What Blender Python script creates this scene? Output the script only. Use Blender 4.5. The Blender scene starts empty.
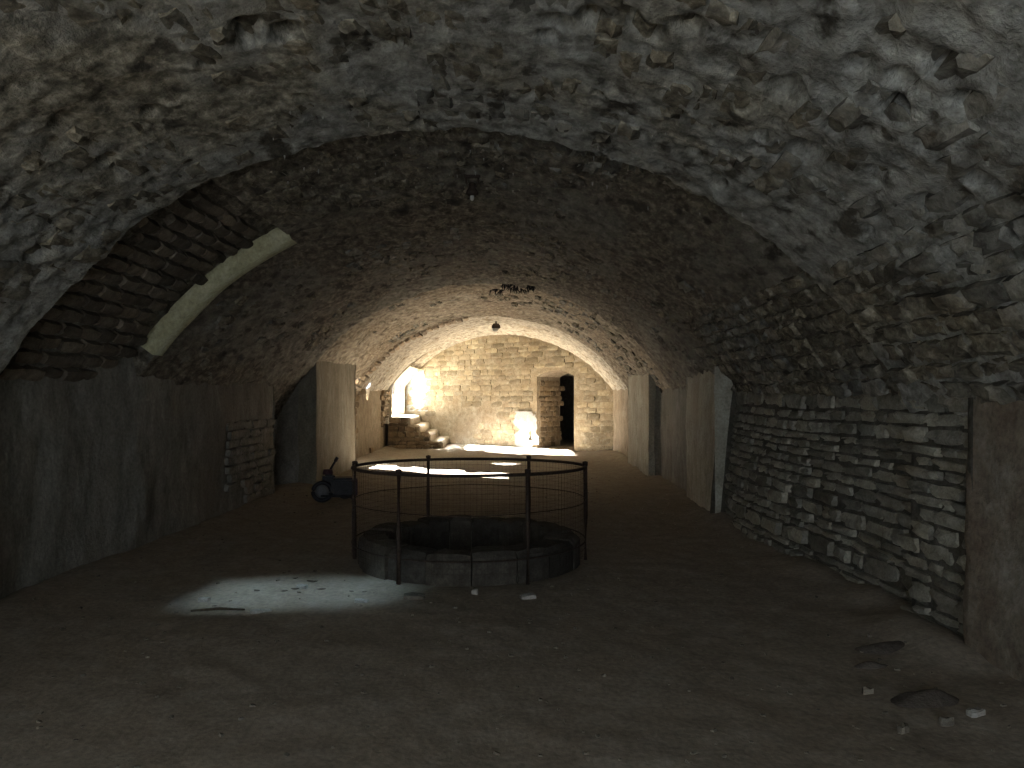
import bpy, bmesh, math, random
import numpy as np
from mathutils import Vector, Matrix

random.seed(7)
rng = np.random.default_rng(7)
SC = bpy.context.scene
COL = SC.collection

# ------------------------------------------------------------------ camera, world, light, exposure
FPX = 770.0                                   # focal length in pixels of a 1024 px wide frame
HOR = 396.0                                   # horizon row
CAM_Z = 1.5
cam_d = bpy.data.cameras.new('camera')
cam_d.sensor_width = 36.0
cam_d.lens = 36.0 * FPX / 1024.0
cam_d.clip_start = 0.05
cam = bpy.data.objects.new('camera', cam_d)
COL.objects.link(cam)
cam.location = (0, 0, CAM_Z)
cam.rotation_euler = (math.radians(90) + math.atan((HOR - 384.0) / FPX), 0, 0)
SC.camera = cam

SC.view_settings.view_transform = 'Standard'
SC.view_settings.look = 'None'
SC.view_settings.gamma = 1.0
SC.view_settings.use_curve_mapping = False
SC.view_settings.exposure = 0.0

W = bpy.data.worlds.new('sky'); SC.world = W
W.use_nodes = True
wn = W.node_tree.nodes['Background']
wn.inputs['Color'].default_value = (0.80, 0.90, 1.0, 1)
wn.inputs['Strength'].default_value = 2.0

SUN_DIR = Vector((4.85, -3.1, -2.5)).normalized()
sd = bpy.data.lights.new('sun', 'SUN'); sd.energy = 330.0; sd.angle = math.radians(1.2)
sd.color = (1.0, 0.96, 0.88)
sun = bpy.data.objects.new('sun', sd); COL.objects.link(sun)
sun.location = (-12, 28, 9)
sun.rotation_euler = (-SUN_DIR).to_track_quat('Z', 'Y').to_euler()

def area(name, loc, direction, sx, sy, energy, color, spread=180):
    d = bpy.data.lights.new(name, 'AREA'); d.shape = 'RECTANGLE'; d.size = sx; d.size_y = sy
    d.energy = energy; d.color = color; d.spread = math.radians(spread)
    o = bpy.data.objects.new(name, d); COL.objects.link(o)
    o.location = loc
    o.rotation_euler = (-Vector(direction)).to_track_quat('Z', 'Y').to_euler()
    return o

# daylight: stair door; also assumed openings: doorway behind the camera, side window, roof shaft
area('assumed_entrance_daylight', (-0.5, -3.3, 1.3), (0.05, 1, 0.0), 2.7, 2.4, 126.0, (0.88, 0.96, 1.0))  # unseen doorway, assumed as the source of the grey front light
area('assumed_window_daylight', (-4.0, 1.0, 1.25), (1, 0.55, 0.05), 1.4, 0.8, 45.0, (0.86, 0.95, 1.0))  # unseen window, assumed; added to light the right vault, right wall and floor
area('stair_door_daylight', (-4.25, 22.95, 2.72), (1.75, -0.7, -2.2), 0.9, 0.5, 150.0, (0.95, 0.97, 1.0), 70)
area('assumed_shaft_daylight', (-3.47, 5.06, 4.83), (0.39, 0.148, -0.904), 0.30, 0.28, 175.0, (0.60, 0.85, 1.0))  # hidden shaft assumed from the bluish pool of light on the floor

# ------------------------------------------------------------------ dimensions of the vault
XL, XR = -3.55, 2.62
CX = (XL + XR) / 2; HA = (XR - XL) / 2
ZS = 1.53
BW_R = np.array([XR, 20.8]); BW_L = np.array([XL, 25.5])       # the skewed end wall
BW_V = BW_R - BW_L; BW_LEN = float(np.hypot(*BW_V)); BW_U = BW_V / BW_LEN
BW_N = np.array([-BW_U[1], BW_U[0]])                            # pointing away from the hall
def bw_d(X): return BW_L[1] + (X - XL) / (XR - XL) * (BW_R[1] - BW_L[1])
E1, E2 = 5.2, 12.8                                              # steps in the vault

def rise(d):
    d = np.asarray(d, float)
    return np.interp(d, [-4, 5, 12, 23], [1.79, 1.79, 1.73, 1.66])
def vpt(s, d, off):
    """point of the vault: s = -1..1 across, d = along, off = outwards"""
    r = rise(d); R = (HA * HA + r * r) / (2 * r); zc = ZS + r - R
    th = s * np.arcsin(HA / R)
    return np.stack([CX + (R + off) * np.sin(th), d + 0 * th, zc + (R + off) * np.cos(th)], -1)
def vnormal(s, d):
    r = rise(d); R = (HA * HA + r * r) / (2 * r)
    th = s * np.arcsin(HA / R)
    return np.stack([np.sin(th), 0 * th, np.cos(th)], -1)
def seg_off(d):
    return np.where(d < E1, 0.0, np.where(d < E2, 0.10, 0.15))
ARC = 2 * HA * 1.18
def to_px(p):
    p = np.asarray(p, float)
    return 512 + FPX * p[..., 0] / p[..., 1], HOR - FPX * (p[..., 2] - CAM_Z) / p[..., 1]
def px_vault(x, y):
    """the (s, d) of the vault seen at a pixel"""
    ax, az = (x - 512) / FPX, (HOR - y) / FPX
    dd = np.linspace(1.5, 24, 2000)
    r = rise(dd); R = (HA * HA + r * r) / (2 * r); zc = ZS + r - R
    X = ax * dd; Z = CAM_Z + az * dd
    f = np.hypot(X - CX, Z - zc) - R - seg_off(dd)
    k = int(np.argmax(f > 0)); d = dd[k]
    th = math.atan2(X[k] - CX, Z[k] - zc[k])
    return th / math.asin(HA / R[k]), d

# ------------------------------------------------------------------ noise
LAT = rng.random((64, 64, 64))
def vnoise(p):
    i = np.floor(p).astype(int); f = p - i; f = f * f * (3 - 2 * f)
    i &= 63; j = (i + 1) & 63
    x0, y0, z0 = i[..., 0], i[..., 1], i[..., 2]; x1, y1, z1 = j[..., 0], j[..., 1], j[..., 2]
    fx, fy, fz = f[..., 0], f[..., 1], f[..., 2]
    a = LAT[x0, y0, z0] * (1 - fx) + LAT[x1, y0, z0] * fx
    b = LAT[x0, y1, z0] * (1 - fx) + LAT[x1, y1, z0] * fx
    c = LAT[x0, y0, z1] * (1 - fx) + LAT[x1, y0, z1] * fx
    e = LAT[x0, y1, z1] * (1 - fx) + LAT[x1, y1, z1] * fx
    return (a * (1 - fy) + b * fy) * (1 - fz) + (c * (1 - fy) + e * fy) * fz
def fbm(p, sc, octv=3, seed=0.0):
    p = np.asarray(p, float) * sc + seed * 7.31
    t = 0; a = 1; n = 0
    for _ in range(octv):
        t = t + a * (vnoise(p) - 0.5); n += a; a *= 0.5; p = p * 2.03 + 11.7
    return t / n * 2

# ------------------------------------------------------------------ object helpers
def tag(o, label=None, cat=None, group=None, kind=None):
    if label: o['label'] = label
    if cat: o['category'] = cat
    if group: o['group'] = group
    if kind: o['kind'] = kind
    return o
def link(name, me, mat=None, parent=None):
    o = bpy.data.objects.new(name, me); COL.objects.link(o)
    if mat is not None and me is not None and not me.materials: me.materials.append(mat)
    if parent is not None: o.parent = parent
    return o
def mesh(name, verts, faces, smooth=False):
    me = bpy.data.meshes.new(name)
    me.from_pydata([tuple(map(float, v)) for v in verts], [], [tuple(map(int, f)) for f in faces])
    me.validate()
    if smooth: me.polygons.foreach_set('use_smooth', [True] * len(me.polygons))
    me.update()
    return me
def grid_faces(n, m, keep=None):
    i, j = np.meshgrid(np.arange(n - 1), np.arange(m - 1), indexing='ij')
    a = i * m + j
    q = np.stack([a, a + 1, a + m + 1, a + m], -1)
    if keep is not None: q = q[keep]
    return q.reshape(-1, 4)
def grid_mesh(name, P, keep=None, smooth=True, flip=False):
    n, m = P.shape[:2]
    F = grid_faces(n, m, keep)
    if flip: F = F[:, ::-1]
    V = P.reshape(-1, 3)
    used = np.zeros(len(V), bool); used[F.ravel()] = True
    idx = np.cumsum(used) - 1
    return mesh(name, V[used], idx[F], smooth)
def empty(name, loc=(0, 0, 0), rz=0.0):
    o = bpy.data.objects.new(name, None); COL.objects.link(o)
    o.empty_display_size = 0.1
    o.location = loc; o.rotation_euler = (0, 0, rz)
    return o
class MB:
    """collects simple shapes into one mesh"""
    def __init__(s): s.v = []; s.f = []
    def add(s, verts, faces):
        b = len(s.v); s.v += [tuple(map(float, v)) for v in verts]; s.f += [tuple(int(i) + b for i in f) for f in faces]
        return s
    def box(s, lo, hi):
        x0, y0, z0 = lo; x1, y1, z1 = hi
        return s.add([(x0, y0, z0), (x1, y0, z0), (x1, y1, z0), (x0, y1, z0), (x0, y0, z1), (x1, y0, z1), (x1, y1, z1), (x0, y1, z1)],
                     [(0, 3, 2, 1), (4, 5, 6, 7), (0, 1, 5, 4), (1, 2, 6, 5), (2, 3, 7, 6), (3, 0, 4, 7)])
    def tube(s, pts, r, n=8, closed=False):
        pts = [Vector(p) for p in pts]; k = len(pts); vs = []
        rs = r if isinstance(r, (list, tuple)) else [r] * k
        for i, p in enumerate(pts):
            if closed: t = pts[(i + 1) % k] - pts[i - 1]
            else: t = pts[min(i + 1, k - 1)] - pts[max(i - 1, 0)]
            t.normalize()
            u = t.cross(Vector((0, 0, 1)))
            if u.length < 1e-3: u = t.cross(Vector((1, 0, 0)))
            u.normalize(); w = t.cross(u)
            for j in range(n):
                a = 2 * math.pi * j / n
                vs.append(p + u * (rs[i] * math.cos(a)) + w * (rs[i] * math.sin(a)))
        fs = []
        for i in range(k if closed else k - 1):
            b0 = i * n; b1 = ((i + 1) % k) * n
            for j in range(n):
                fs.append((b0 + j, b0 + (j + 1) % n, b1 + (j + 1) % n, b1 + j))
        if not closed:
            fs.append(tuple(range(n - 1, -1, -1))); fs.append(tuple((k - 1) * n + j for j in range(n)))
        return s.add(vs, fs)
    def lathe(s, prof, n=20, center=(0, 0, 0), axis=(0, 0, 1)):
        ax = Vector(axis).normalized(); u = ax.orthogonal().normalized(); w = ax.cross(u); c = Vector(center)
        vs = [c + ax * z + (u * math.cos(2 * math.pi * j / n) + w * math.sin(2 * math.pi * j / n)) * max(r, 1e-4) for r, z in prof for j in range(n)]
        fs = [(i * n + j, i * n + (j + 1) % n, (i + 1) * n + (j + 1) % n, (i + 1) * n + j) for i in range(len(prof) - 1) for j in range(n)]
        return s.add(vs, fs)
    def build(s, name, mat, parent=None, smooth=False, bevel=0.0):
        me = mesh(name, s.v, s.f, smooth)
        if bevel > 0:
            bm = bmesh.new(); bm.from_mesh(me)
            bmesh.ops.remove_doubles(bm, verts=bm.verts, dist=1e-5)
            bmesh.ops.bevel(bm, geom=bm.edges[:], offset=bevel, segments=2, affect='EDGES', clamp_overlap=True)
            bm.to_mesh(me); bm.free()
        return link(name, me, mat, parent)

# ------------------------------------------------------------------ materials
def new_mat(name, rough=0.9):
    m = bpy.data.materials.new(name); m.use_nodes = True
    nt = m.node_tree; b = nt.nodes['Principled BSDF']
    b.inputs['Roughness'].default_value = rough
    b.inputs['Specular IOR Level'].default_value = 0.25
    return m, nt, b
def nn(nt, t, **kw):
    n = nt.nodes.new(t)
    for k, v in kw.items(): setattr(n, k, v)
    return n
def noise_tex(nt, vec, scale, detail=4, rough=0.6):
    n = nn(nt, 'ShaderNodeTexNoise'); n.inputs['Scale'].default_value = scale
    n.inputs['Detail'].default_value = detail; n.inputs['Roughness'].default_value = rough
    nt.links.new(vec, n.inputs['Vector']); return n.outputs['Fac']
def ramp(nt, fac, stops):
    r = nn(nt, 'ShaderNodeValToRGB'); e = r.color_ramp.elements
    while len(e) < len(stops): e.new(0.5)
    for k, (p, c) in enumerate(stops):
        e[k].position = p; e[k].color = (*c, 1) if len(c) == 3 else c
    nt.links.new(fac, r.inputs['Fac']); return r.outputs['Color']
def mix(nt, fac, a, b, mode='MIX'):
    m = nn(nt, 'ShaderNodeMix', data_type='RGBA', blend_type=mode)
    for sock, v in ((m.inputs[0], fac), (m.inputs[6], a), (m.inputs[7], b)):
        if hasattr(v, 'is_linked'): nt.links.new(v, sock)
        elif isinstance(v, (int, float)): sock.default_value = v
        else: sock.default_value = (*v, 1)
    return m.outputs[2]
def mathn(nt, op, a, b=None):
    m = nn(nt, 'ShaderNodeMath', operation=op)
    for sock, v in ((m.inputs[0], a), (m.inputs[1], b)):
        if v is None: continue
        if hasattr(v, 'is_linked'): nt.links.new(v, sock)
        else: sock.default_value = v
    return m.outputs[0]
def bump(nt, bsdf, height, strength, dist):
    b = nn(nt, 'ShaderNodeBump'); b.inputs['Strength'].default_value = strength; b.inputs['Distance'].default_value = dist
    nt.links.new(height, b.inputs['Height']); nt.links.new(b.outputs['Normal'], bsdf.inputs['Normal'])
def scaled(nt, vec, sc):
    v = nn(nt, 'ShaderNodeVectorMath', operation='MULTIPLY'); nt.links.new(vec, v.inputs[0]); v.inputs[1].default_value = sc
    return v.outputs[0]

def rocky(name, dark, mid, light, stain, stretch=(1, 1, 1), bump_d=0.03, scale=1.0, per_piece=0.0, bump_s=0.7, dark2=None):
    """weathered mineral surface; world position drives it so that neighbouring pieces do not repeat"""
    m, nt, b = new_mat(name, 0.92)
    g = nn(nt, 'ShaderNodeNewGeometry')
    P = g.outputs['Position']
    if stretch != (1, 1, 1): P = scaled(nt, P, stretch)
    n1 = noise_tex(nt, P, 1.3 * scale, 5); n2 = noise_tex(nt, P, 6.0 * scale, 6, 0.65); n3 = noise_tex(nt, g.outputs['Position'], 34 * scale, 4, 0.6)
    c = ramp(nt, n2, [(0.30, dark), (0.50, mid), (0.70, light)])
    c = mix(nt, ramp(nt, n1, [(0.42, (0, 0, 0)), (0.62, (1, 1, 1))]), c, mix(nt, 0.55, c, stain))
    c = mix(nt, 0.55, c, ramp(nt, n3, [(0.3, (0.35, 0.35, 0.35)), (0.65, (1, 1, 1))]), 'MULTIPLY')
    if per_piece > 0:
        oi = nn(nt, 'ShaderNodeObjectInfo')
        r = mathn(nt, 'FRACT', mathn(nt, 'ADD', oi.outputs['Random'], g.outputs['Random Per Island']))
        lo, hi = 1 - per_piece, 1 + per_piece * 0.6
        c = mix(nt, 1.0, c, ramp(nt, r, [(0, (lo, lo * 0.98, lo * 0.95)), (0.5, (1, 1, 1)), (1, (hi, hi * 0.98, hi * 0.93))]), 'MULTIPLY')
    nt.links.new(c, b.inputs['Base Color'])
    h = mathn(nt, 'ADD', mathn(nt, 'MULTIPLY', n2, 1.0), mathn(nt, 'MULTIPLY', n3, 0.45))
    bump(nt, b, h, bump_s, bump_d)
    return m
def plain(name, col, rough=0.7, metal=0.0, var=0.25, sc=30):
    m, nt, b = new_mat(name, rough)
    b.inputs['Metallic'].default_value = metal
    tc = nn(nt, 'ShaderNodeTexCoord')
    n = noise_tex(nt, tc.outputs['Object'], sc, 4)
    lo = tuple(c * (1 - var) for c in col); hi = tuple(min(1, c * (1 + var)) for c in col)
    nt.links.new(ramp(nt, n, [(0.3, lo), (0.7, hi)]), b.inputs['Base Color'])
    bump(nt, b, n, 0.25, 0.004)
    return m

def vault_mat(name, grey, brown, spot, split=0.5, stretch=(1, 0.7, 1), bd=0.035, per_piece=0.0):
    """smeared lime plaster over rubble: smooth grey areas, brown lumpy areas, dark voids"""
    m, nt, b = new_mat(name, 0.9)
    g = nn(nt, 'ShaderNodeNewGeometry'); P0 = g.outputs['Position']; P = scaled(nt, P0, stretch)
    big = noise_tex(nt, P, 0.75, 4, 0.62); mid = noise_tex(nt, P, 7, 7, 0.7); lump = noise_tex(nt, P, 16, 6, 0.68); fine = noise_tex(nt, P0, 45, 4, 0.65)
    hole = noise_tex(nt, P, 4.2, 5, 0.55)
    cg = ramp(nt, mid, [(0.34, grey[0]), (0.50, grey[1]), (0.64, grey[2])])
    cb = ramp(nt, lump, [(0.34, brown[0]), (0.50, brown[1]), (0.68, brown[2])])
    c = mix(nt, ramp(nt, big, [(split - 0.05, (0, 0, 0)), (split + 0.06, (1, 1, 1))]), cg, cb)
    c = mix(nt, ramp(nt, hole, [(0.585, (0, 0, 0)), (0.65, (1, 1, 1))]), c, spot)
    speck = noise_tex(nt, P, 11, 5, 0.6)
    c = mix(nt, 0.8, c, ramp(nt, speck, [(0.36, (0.42, 0.40, 0.36)), (0.50, (0.92, 0.91, 0.88)), (0.64, (1.18, 1.16, 1.10))]), 'MULTIPLY')
    if per_piece:
        oi = nn(nt, 'ShaderNodeObjectInfo')
        r = mathn(nt, 'FRACT', mathn(nt, 'ADD', oi.outputs['Random'], g.outputs['Random Per Island']))
        lo, hi = 1 - per_piece, 1 + per_piece * 0.5
        c = mix(nt, 1.0, c, ramp(nt, r, [(0, (lo, lo, lo)), (1, (hi, hi * 0.98, hi * 0.94))]), 'MULTIPLY')
    c = mix(nt, 0.45, c, ramp(nt, fine, [(0.32, (0.35, 0.34, 0.32)), (0.62, (1.0, 1.0, 1.0))]), 'MULTIPLY')
    nt.links.new(c, b.inputs['Base Color'])
    h = mathn(nt, 'ADD', mathn(nt, 'MULTIPLY', mid, 0.8), mathn(nt, 'ADD', mathn(nt, 'MULTIPLY', lump, 0.9), mathn(nt, 'MULTIPLY', fine, 0.3)))
    bump(nt, b, h, 0.8, bd)
    return m
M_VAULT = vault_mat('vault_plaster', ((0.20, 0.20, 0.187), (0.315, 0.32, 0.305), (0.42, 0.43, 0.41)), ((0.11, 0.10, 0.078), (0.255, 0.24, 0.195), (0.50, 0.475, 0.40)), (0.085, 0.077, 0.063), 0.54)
M_VAULT4 = vault_mat('vault_limewash_bounce', ((0.42, 0.38, 0.31), (0.58, 0.54, 0.46), (0.70, 0.67, 0.59)), ((0.34, 0.29, 0.22), (0.50, 0.44, 0.35), (0.66, 0.61, 0.52)), (0.34, 0.28, 0.21), 0.56, (1, 0.6, 1), 0.015)  # whitish plaster, made paler to carry bounced sunlight in its colour
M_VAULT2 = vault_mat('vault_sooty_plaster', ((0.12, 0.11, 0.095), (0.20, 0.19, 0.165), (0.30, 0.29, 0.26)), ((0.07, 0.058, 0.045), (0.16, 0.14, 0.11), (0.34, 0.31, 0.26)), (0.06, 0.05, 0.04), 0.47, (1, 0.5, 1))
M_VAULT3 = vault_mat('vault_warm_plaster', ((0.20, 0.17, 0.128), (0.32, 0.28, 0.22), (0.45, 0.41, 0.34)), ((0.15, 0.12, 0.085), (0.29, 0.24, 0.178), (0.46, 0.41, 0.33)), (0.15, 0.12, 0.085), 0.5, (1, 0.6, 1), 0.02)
M_VSTONE = vault_mat('vault_stone', ((0.13, 0.128, 0.115), (0.23, 0.23, 0.215), (0.34, 0.34, 0.32)), ((0.09, 0.078, 0.058), (0.20, 0.18, 0.14), (0.40, 0.375, 0.31)), (0.08, 0.07, 0.055), 0.47, (1, 0.7, 1), 0.02, 0.35)
M_WSTONE = rocky('wall_limestone', (0.17, 0.165, 0.14), (0.30, 0.295, 0.255), (0.43, 0.42, 0.37), (0.21, 0.18, 0.13), bump_d=0.015, scale=1.8, per_piece=0.42)
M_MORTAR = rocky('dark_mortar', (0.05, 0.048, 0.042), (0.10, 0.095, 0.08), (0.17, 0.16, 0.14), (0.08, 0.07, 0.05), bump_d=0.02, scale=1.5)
M_LEFT = rocky('left_plaster', (0.15, 0.142, 0.12), (0.225, 0.215, 0.185), (0.31, 0.30, 0.265), (0.17, 0.145, 0.115), stretch=(1, 1.3, 0.55), bump_d=0.025)
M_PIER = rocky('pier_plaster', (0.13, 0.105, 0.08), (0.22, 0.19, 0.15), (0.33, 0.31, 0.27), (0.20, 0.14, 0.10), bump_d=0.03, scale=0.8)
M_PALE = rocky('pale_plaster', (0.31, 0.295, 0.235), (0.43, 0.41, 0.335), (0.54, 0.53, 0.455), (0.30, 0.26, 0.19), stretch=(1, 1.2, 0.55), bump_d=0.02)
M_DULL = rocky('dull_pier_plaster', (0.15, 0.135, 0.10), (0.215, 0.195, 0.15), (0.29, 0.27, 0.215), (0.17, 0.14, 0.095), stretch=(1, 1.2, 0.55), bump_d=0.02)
M_YELLOW = rocky('yellow_plaster', (0.36, 0.34, 0.20), (0.50, 0.48, 0.31), (0.60, 0.58, 0.42), (0.34, 0.31, 0.18), bump_d=0.01)
M_BACK = rocky('end_wall_plaster', (0.28, 0.225, 0.15), (0.40, 0.34, 0.24), (0.53, 0.48, 0.375), (0.31, 0.235, 0.145), bump_d=0.03, scale=1.1)
M_BSTONE = rocky('end_wall_stone', (0.28, 0.235, 0.16), (0.41, 0.36, 0.26), (0.54, 0.50, 0.395), (0.35, 0.275, 0.17), bump_d=0.012, scale=1.6, per_piece=0.38)
M_BROWN = rocky('brown_wall_plaster', (0.25, 0.20, 0.14), (0.37, 0.31, 0.23), (0.50, 0.44, 0.34), (0.28, 0.21, 0.13), stretch=(1, 1, 0.7), bump_d=0.03)
M_LIME_GLOW = rocky('whitewash_and_glow', (0.36, 0.375, 0.37), (0.45, 0.475, 0.48), (0.54, 0.57, 0.58), (0.40, 0.39, 0.35), bump_d=0.01)  # paints the bluish daylight beside the doorway; also true lime at upper left
M_BRICK = rocky('old_brick', (0.09, 0.075, 0.06), (0.16, 0.135, 0.105), (0.24, 0.21, 0.17), (0.12, 0.09, 0.06), bump_d=0.01, scale=2, per_piece=0.5)
M_RING = rocky('arch_brick', (0.24, 0.19, 0.14), (0.40, 0.33, 0.25), (0.54, 0.46, 0.37), (0.32, 0.23, 0.15), bump_d=0.01, scale=2, per_piece=0.5)
M_STEP = rocky('worn_step_stone', (0.40, 0.36, 0.29), (0.56, 0.52, 0.44), (0.68, 0.65, 0.57), (0.42, 0.34, 0.24), bump_d=0.01, scale=1.5, per_piece=0.2)
M_RUBBLE = rocky('stair_rubble_stone', (0.16, 0.12, 0.08), (0.27, 0.21, 0.14), (0.38, 0.31, 0.22), (0.20, 0.14, 0.08), bump_d=0.015, scale=1.6, per_piece=0.45)
M_FLOOR = rocky('trodden_earth_floor', (0.24, 0.203, 0.162), (0.305, 0.262, 0.214), (0.37, 0.33, 0.278), (0.28, 0.232, 0.178), bump_d=0.012, scale=0.9, bump_s=0.6)
M_CURB = rocky('curb_stone', (0.035, 0.031, 0.026), (0.06, 0.055, 0.047), (0.095, 0.087, 0.076), (0.05, 0.042, 0.033), bump_d=0.012, scale=1.8, per_piece=0.4)
M_IRON = plain('rusted_iron', (0.035, 0.024, 0.018), 0.8, 0.0, 0.5, 40)
M_DARK = plain('black_plastic', (0.02, 0.02, 0.023), 0.55, 0.0, 0.3, 20)
M_GREY = plain('grey_paint', (0.12, 0.12, 0.125), 0.6, 0.0, 0.2, 20)
M_MAROON = plain('faded_maroon_paint', (0.055, 0.03, 0.036), 0.6, 0.0, 0.3, 20)
M_GLASS = plain('frosted_glass', (0.34, 0.34, 0.32), 0.25, 0.0, 0.08, 20)
M_SOOT = plain('black_root', (0.012, 0.010, 0.009), 0.9, 0.0, 0.4, 30)
M_CHIP = rocky('plaster_chip', (0.26, 0.25, 0.23), (0.38, 0.37, 0.345), (0.50, 0.49, 0.46), (0.28, 0.25, 0.21), bump_d=0.004, scale=4)
M_CLOD = rocky('dark_earth', (0.07, 0.058, 0.05), (0.11, 0.094, 0.08), (0.15, 0.13, 0.11), (0.09, 0.075, 0.062), bump_d=0.012, scale=2)
M_LEAF = plain('dead_leaf', (0.05, 0.038, 0.025), 0.9, 0.0, 0.4, 60)
M_DRIP = rocky('lime_drip', (0.26, 0.26, 0.24), (0.36, 0.365, 0.34), (0.48, 0.48, 0.45), (0.28, 0.26, 0.22), bump_d=0.006, scale=3)

# ------------------------------------------------------------------ stone pieces
def stone_mesh(name, seed, k=4, rough=0.10):
    """a roughly dressed block, unit size, its face towards +z (42 triangles)"""
    r = np.random.default_rng(seed)
    t = np.linspace(-0.5, 0.5, k)
    vs = []
    for i in range(k):
        for j in range(k):
            x, y = t[i], t[j]
            edge = (i in (0, k - 1)) + (j in (0, k - 1))
            z = 0.5 - (0.07 if edge == 1 else 0.15 if edge == 2 else 0.0) + r.uniform(-rough, rough)
            sh = 0.93 if edge == 2 else 1.0
            vs.append((x * sh + r.uniform(-.05, .05), y * sh + r.uniform(-.08, .08), z))
    ring = [(i, 0) for i in range(k)] + [(k - 1, j) for j in range(1, k)] + [(i, k - 1) for i in range(k - 2, -1, -1)] + [(0, j) for j in range(k - 2, 0, -1)]
    base = len(vs)
    for (i, j) in ring:
        v = vs[i * k + j]; vs.append((v[0] * 1.02, v[1] * 1.02, -0.5))
    fs = [(i * k + j, (i + 1) * k + j, (i + 1) * k + j + 1, i * k + j + 1) for i in range(k - 1) for j in range(k - 1)]
    nr = len(ring)
    for q in range(nr):
        a = ring[q]; b = ring[(q + 1) % nr]
        fs.append((base + q, base + (q + 1) % nr, b[0] * k + b[1], a[0] * k + a[1]))
    me = mesh(name, vs, fs, True); me.set_sharp_from_angle(angle=math.radians(38))
    return me
def stone_set(name, mat, n, seed, rough=0.10):
    out = []
    for q in range(n):
        me = stone_mesh(name, seed + q, 4, rough); me.materials.append(mat); out.append(me)
    return out
def stone_matrix(loc, tx, ty, nz, sx, sy, sz, tilt=0.0):
    tx = Vector(tx).normalized(); nz = Vector(nz).normalized()
    ty = nz.cross(tx).normalized(); tx = ty.cross(nz)
    if tilt:
        c, s = math.cos(tilt), math.sin(tilt)
        tx, ty = tx * c + ty * s, ty * c - tx * s
    return Matrix(((tx.x * sx, ty.x * sy, nz.x * sz, loc[0]), (tx.y * sx, ty.y * sy, nz.y * sz, loc[1]),
                   (tx.z * sx, ty.z * sy, nz.z * sz, loc[2]), (0, 0, 0, 1)))
def lay_stones(name, parent, meshes, mats, limit=300, stuff_name=None, mat=None):
    """mats: list of (matrix, visible size in px); the largest become parts, the rest one joined part"""
    mats = sorted(mats, key=lambda t: -t[1])
    for q, (m, _) in enumerate(mats[:limit]):
        o = bpy.data.objects.new(name, meshes[q % len(meshes)]); COL.objects.link(o)
        o.parent = parent; o.matrix_basis = Matrix.Translation(-parent.location) @ m
    rest = mats[limit:]
    if rest:
        V = []; F = []
        for q, (m, _) in enumerate(rest):
            me = meshes[q % len(meshes)]; b = len(V)
            V += [tuple(m @ v.co - parent.location) for v in me.vertices]
            F += [tuple(b + i for i in p.vertices) for p in me.polygons]
        me = mesh(stuff_name or name, V, F, True); me.set_sharp_from_angle(angle=math.radians(38))
        o = link(stuff_name or name, me, mat or meshes[0].materials[0], parent)
        o['kind'] = 'stuff'
def px_size(loc, a, b):
    return FPX * math.sqrt(a * b) / max(loc[1], 0.5)
def in_frame(loc, pad=30):
    if loc[1] < 0.6: return False
    x, y = to_px(loc)
    return -pad < x < 1024 + pad and -pad < y < 768 + pad

# ================================================================== FLOOR
WELL = (-0.39, 7.1); W_OUT, W_IN, W_H = 1.0, 0.72, 0.25
def floor_z(X, d):
    p = np.stack(np.broadcast_arrays(X, d, 0.0 * X), -1)
    z = 0.03 * fbm(p, 0.5, 2, 1) + 0.018 * fbm(p, 2.5, 3, 2) + 0.008 * fbm(p, 11, 2, 3)
    r = np.hypot(X - WELL[0], d - WELL[1])
    z = z * np.clip((r - 1.02) / 0.4, 0.0, 1) - 0.005 * (r < 1.1)
    # loose earth against the foot of the walls
    z = z + 0.10 * np.exp(-((XR - X) / 0.32) ** 2) * (0.6 + fbm(p, 1.2, 2, 4)) + 0.05 * np.exp(-((X - XL) / 0.30) ** 2)
    return z
def fz(X, d): return float(floor_z(np.array(float(X)), np.array(float(d))))
xs = np.arange(XL - 0.75, XR + 0.8, 0.05)
ds = np.concatenate([np.arange(-4.2, 2, 0.2), np.arange(2, 12, 0.05), np.arange(12, 26.8, 0.1)])
Xg, Dg = np.meshgrid(xs, ds, indexing='ij')
Pf = np.stack([Xg, Dg, floor_z(Xg, Dg)], -1)
cx_, cd_ = (Xg[:-1, :-1] + Xg[1:, 1:]) / 2, (Dg[:-1, :-1] + Dg[1:, 1:]) / 2
keep = np.hypot(cx_ - WELL[0], cd_ - WELL[1]) > 0.86
floor = link('floor', grid_mesh('floor', Pf, keep, True, flip=True), M_FLOOR)
tag(floor, 'dark trodden earth floor of the vaulted hall', 'floor', kind='structure')
# gravel trodden into it
gs = stone_set('gravel_shape', M_CHIP, 3, 900, 0.2)
gl = []
for _ in range(900):
    x = random.uniform(XL + 0.1, XR - 0.1); d = 2.2 + 12 * random.random() ** 1.8
    if math.hypot(x - WELL[0], d - WELL[1]) < 1.12: continue
    q = random.uniform(0.006, 0.02)
    a = random.uniform(0, 6.3)
    gl.append((stone_matrix((x, d, fz(x, d) + q * 0.1), (math.cos(a), math.sin(a), 0), 0, (random.uniform(-.3, .3), random.uniform(-.3, .3), 1), q * 1.5, q, q * 0.7), 0))
M_GRAVEL = rocky('gravel_stone', (0.14, 0.125, 0.10), (0.20, 0.18, 0.15), (0.26, 0.24, 0.205), (0.18, 0.155, 0.12), bump_d=0.004, scale=4, per_piece=0.5)
lay_stones('gravel', floor, gs, gl, 0, 'gravel', M_GRAVEL)

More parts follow.
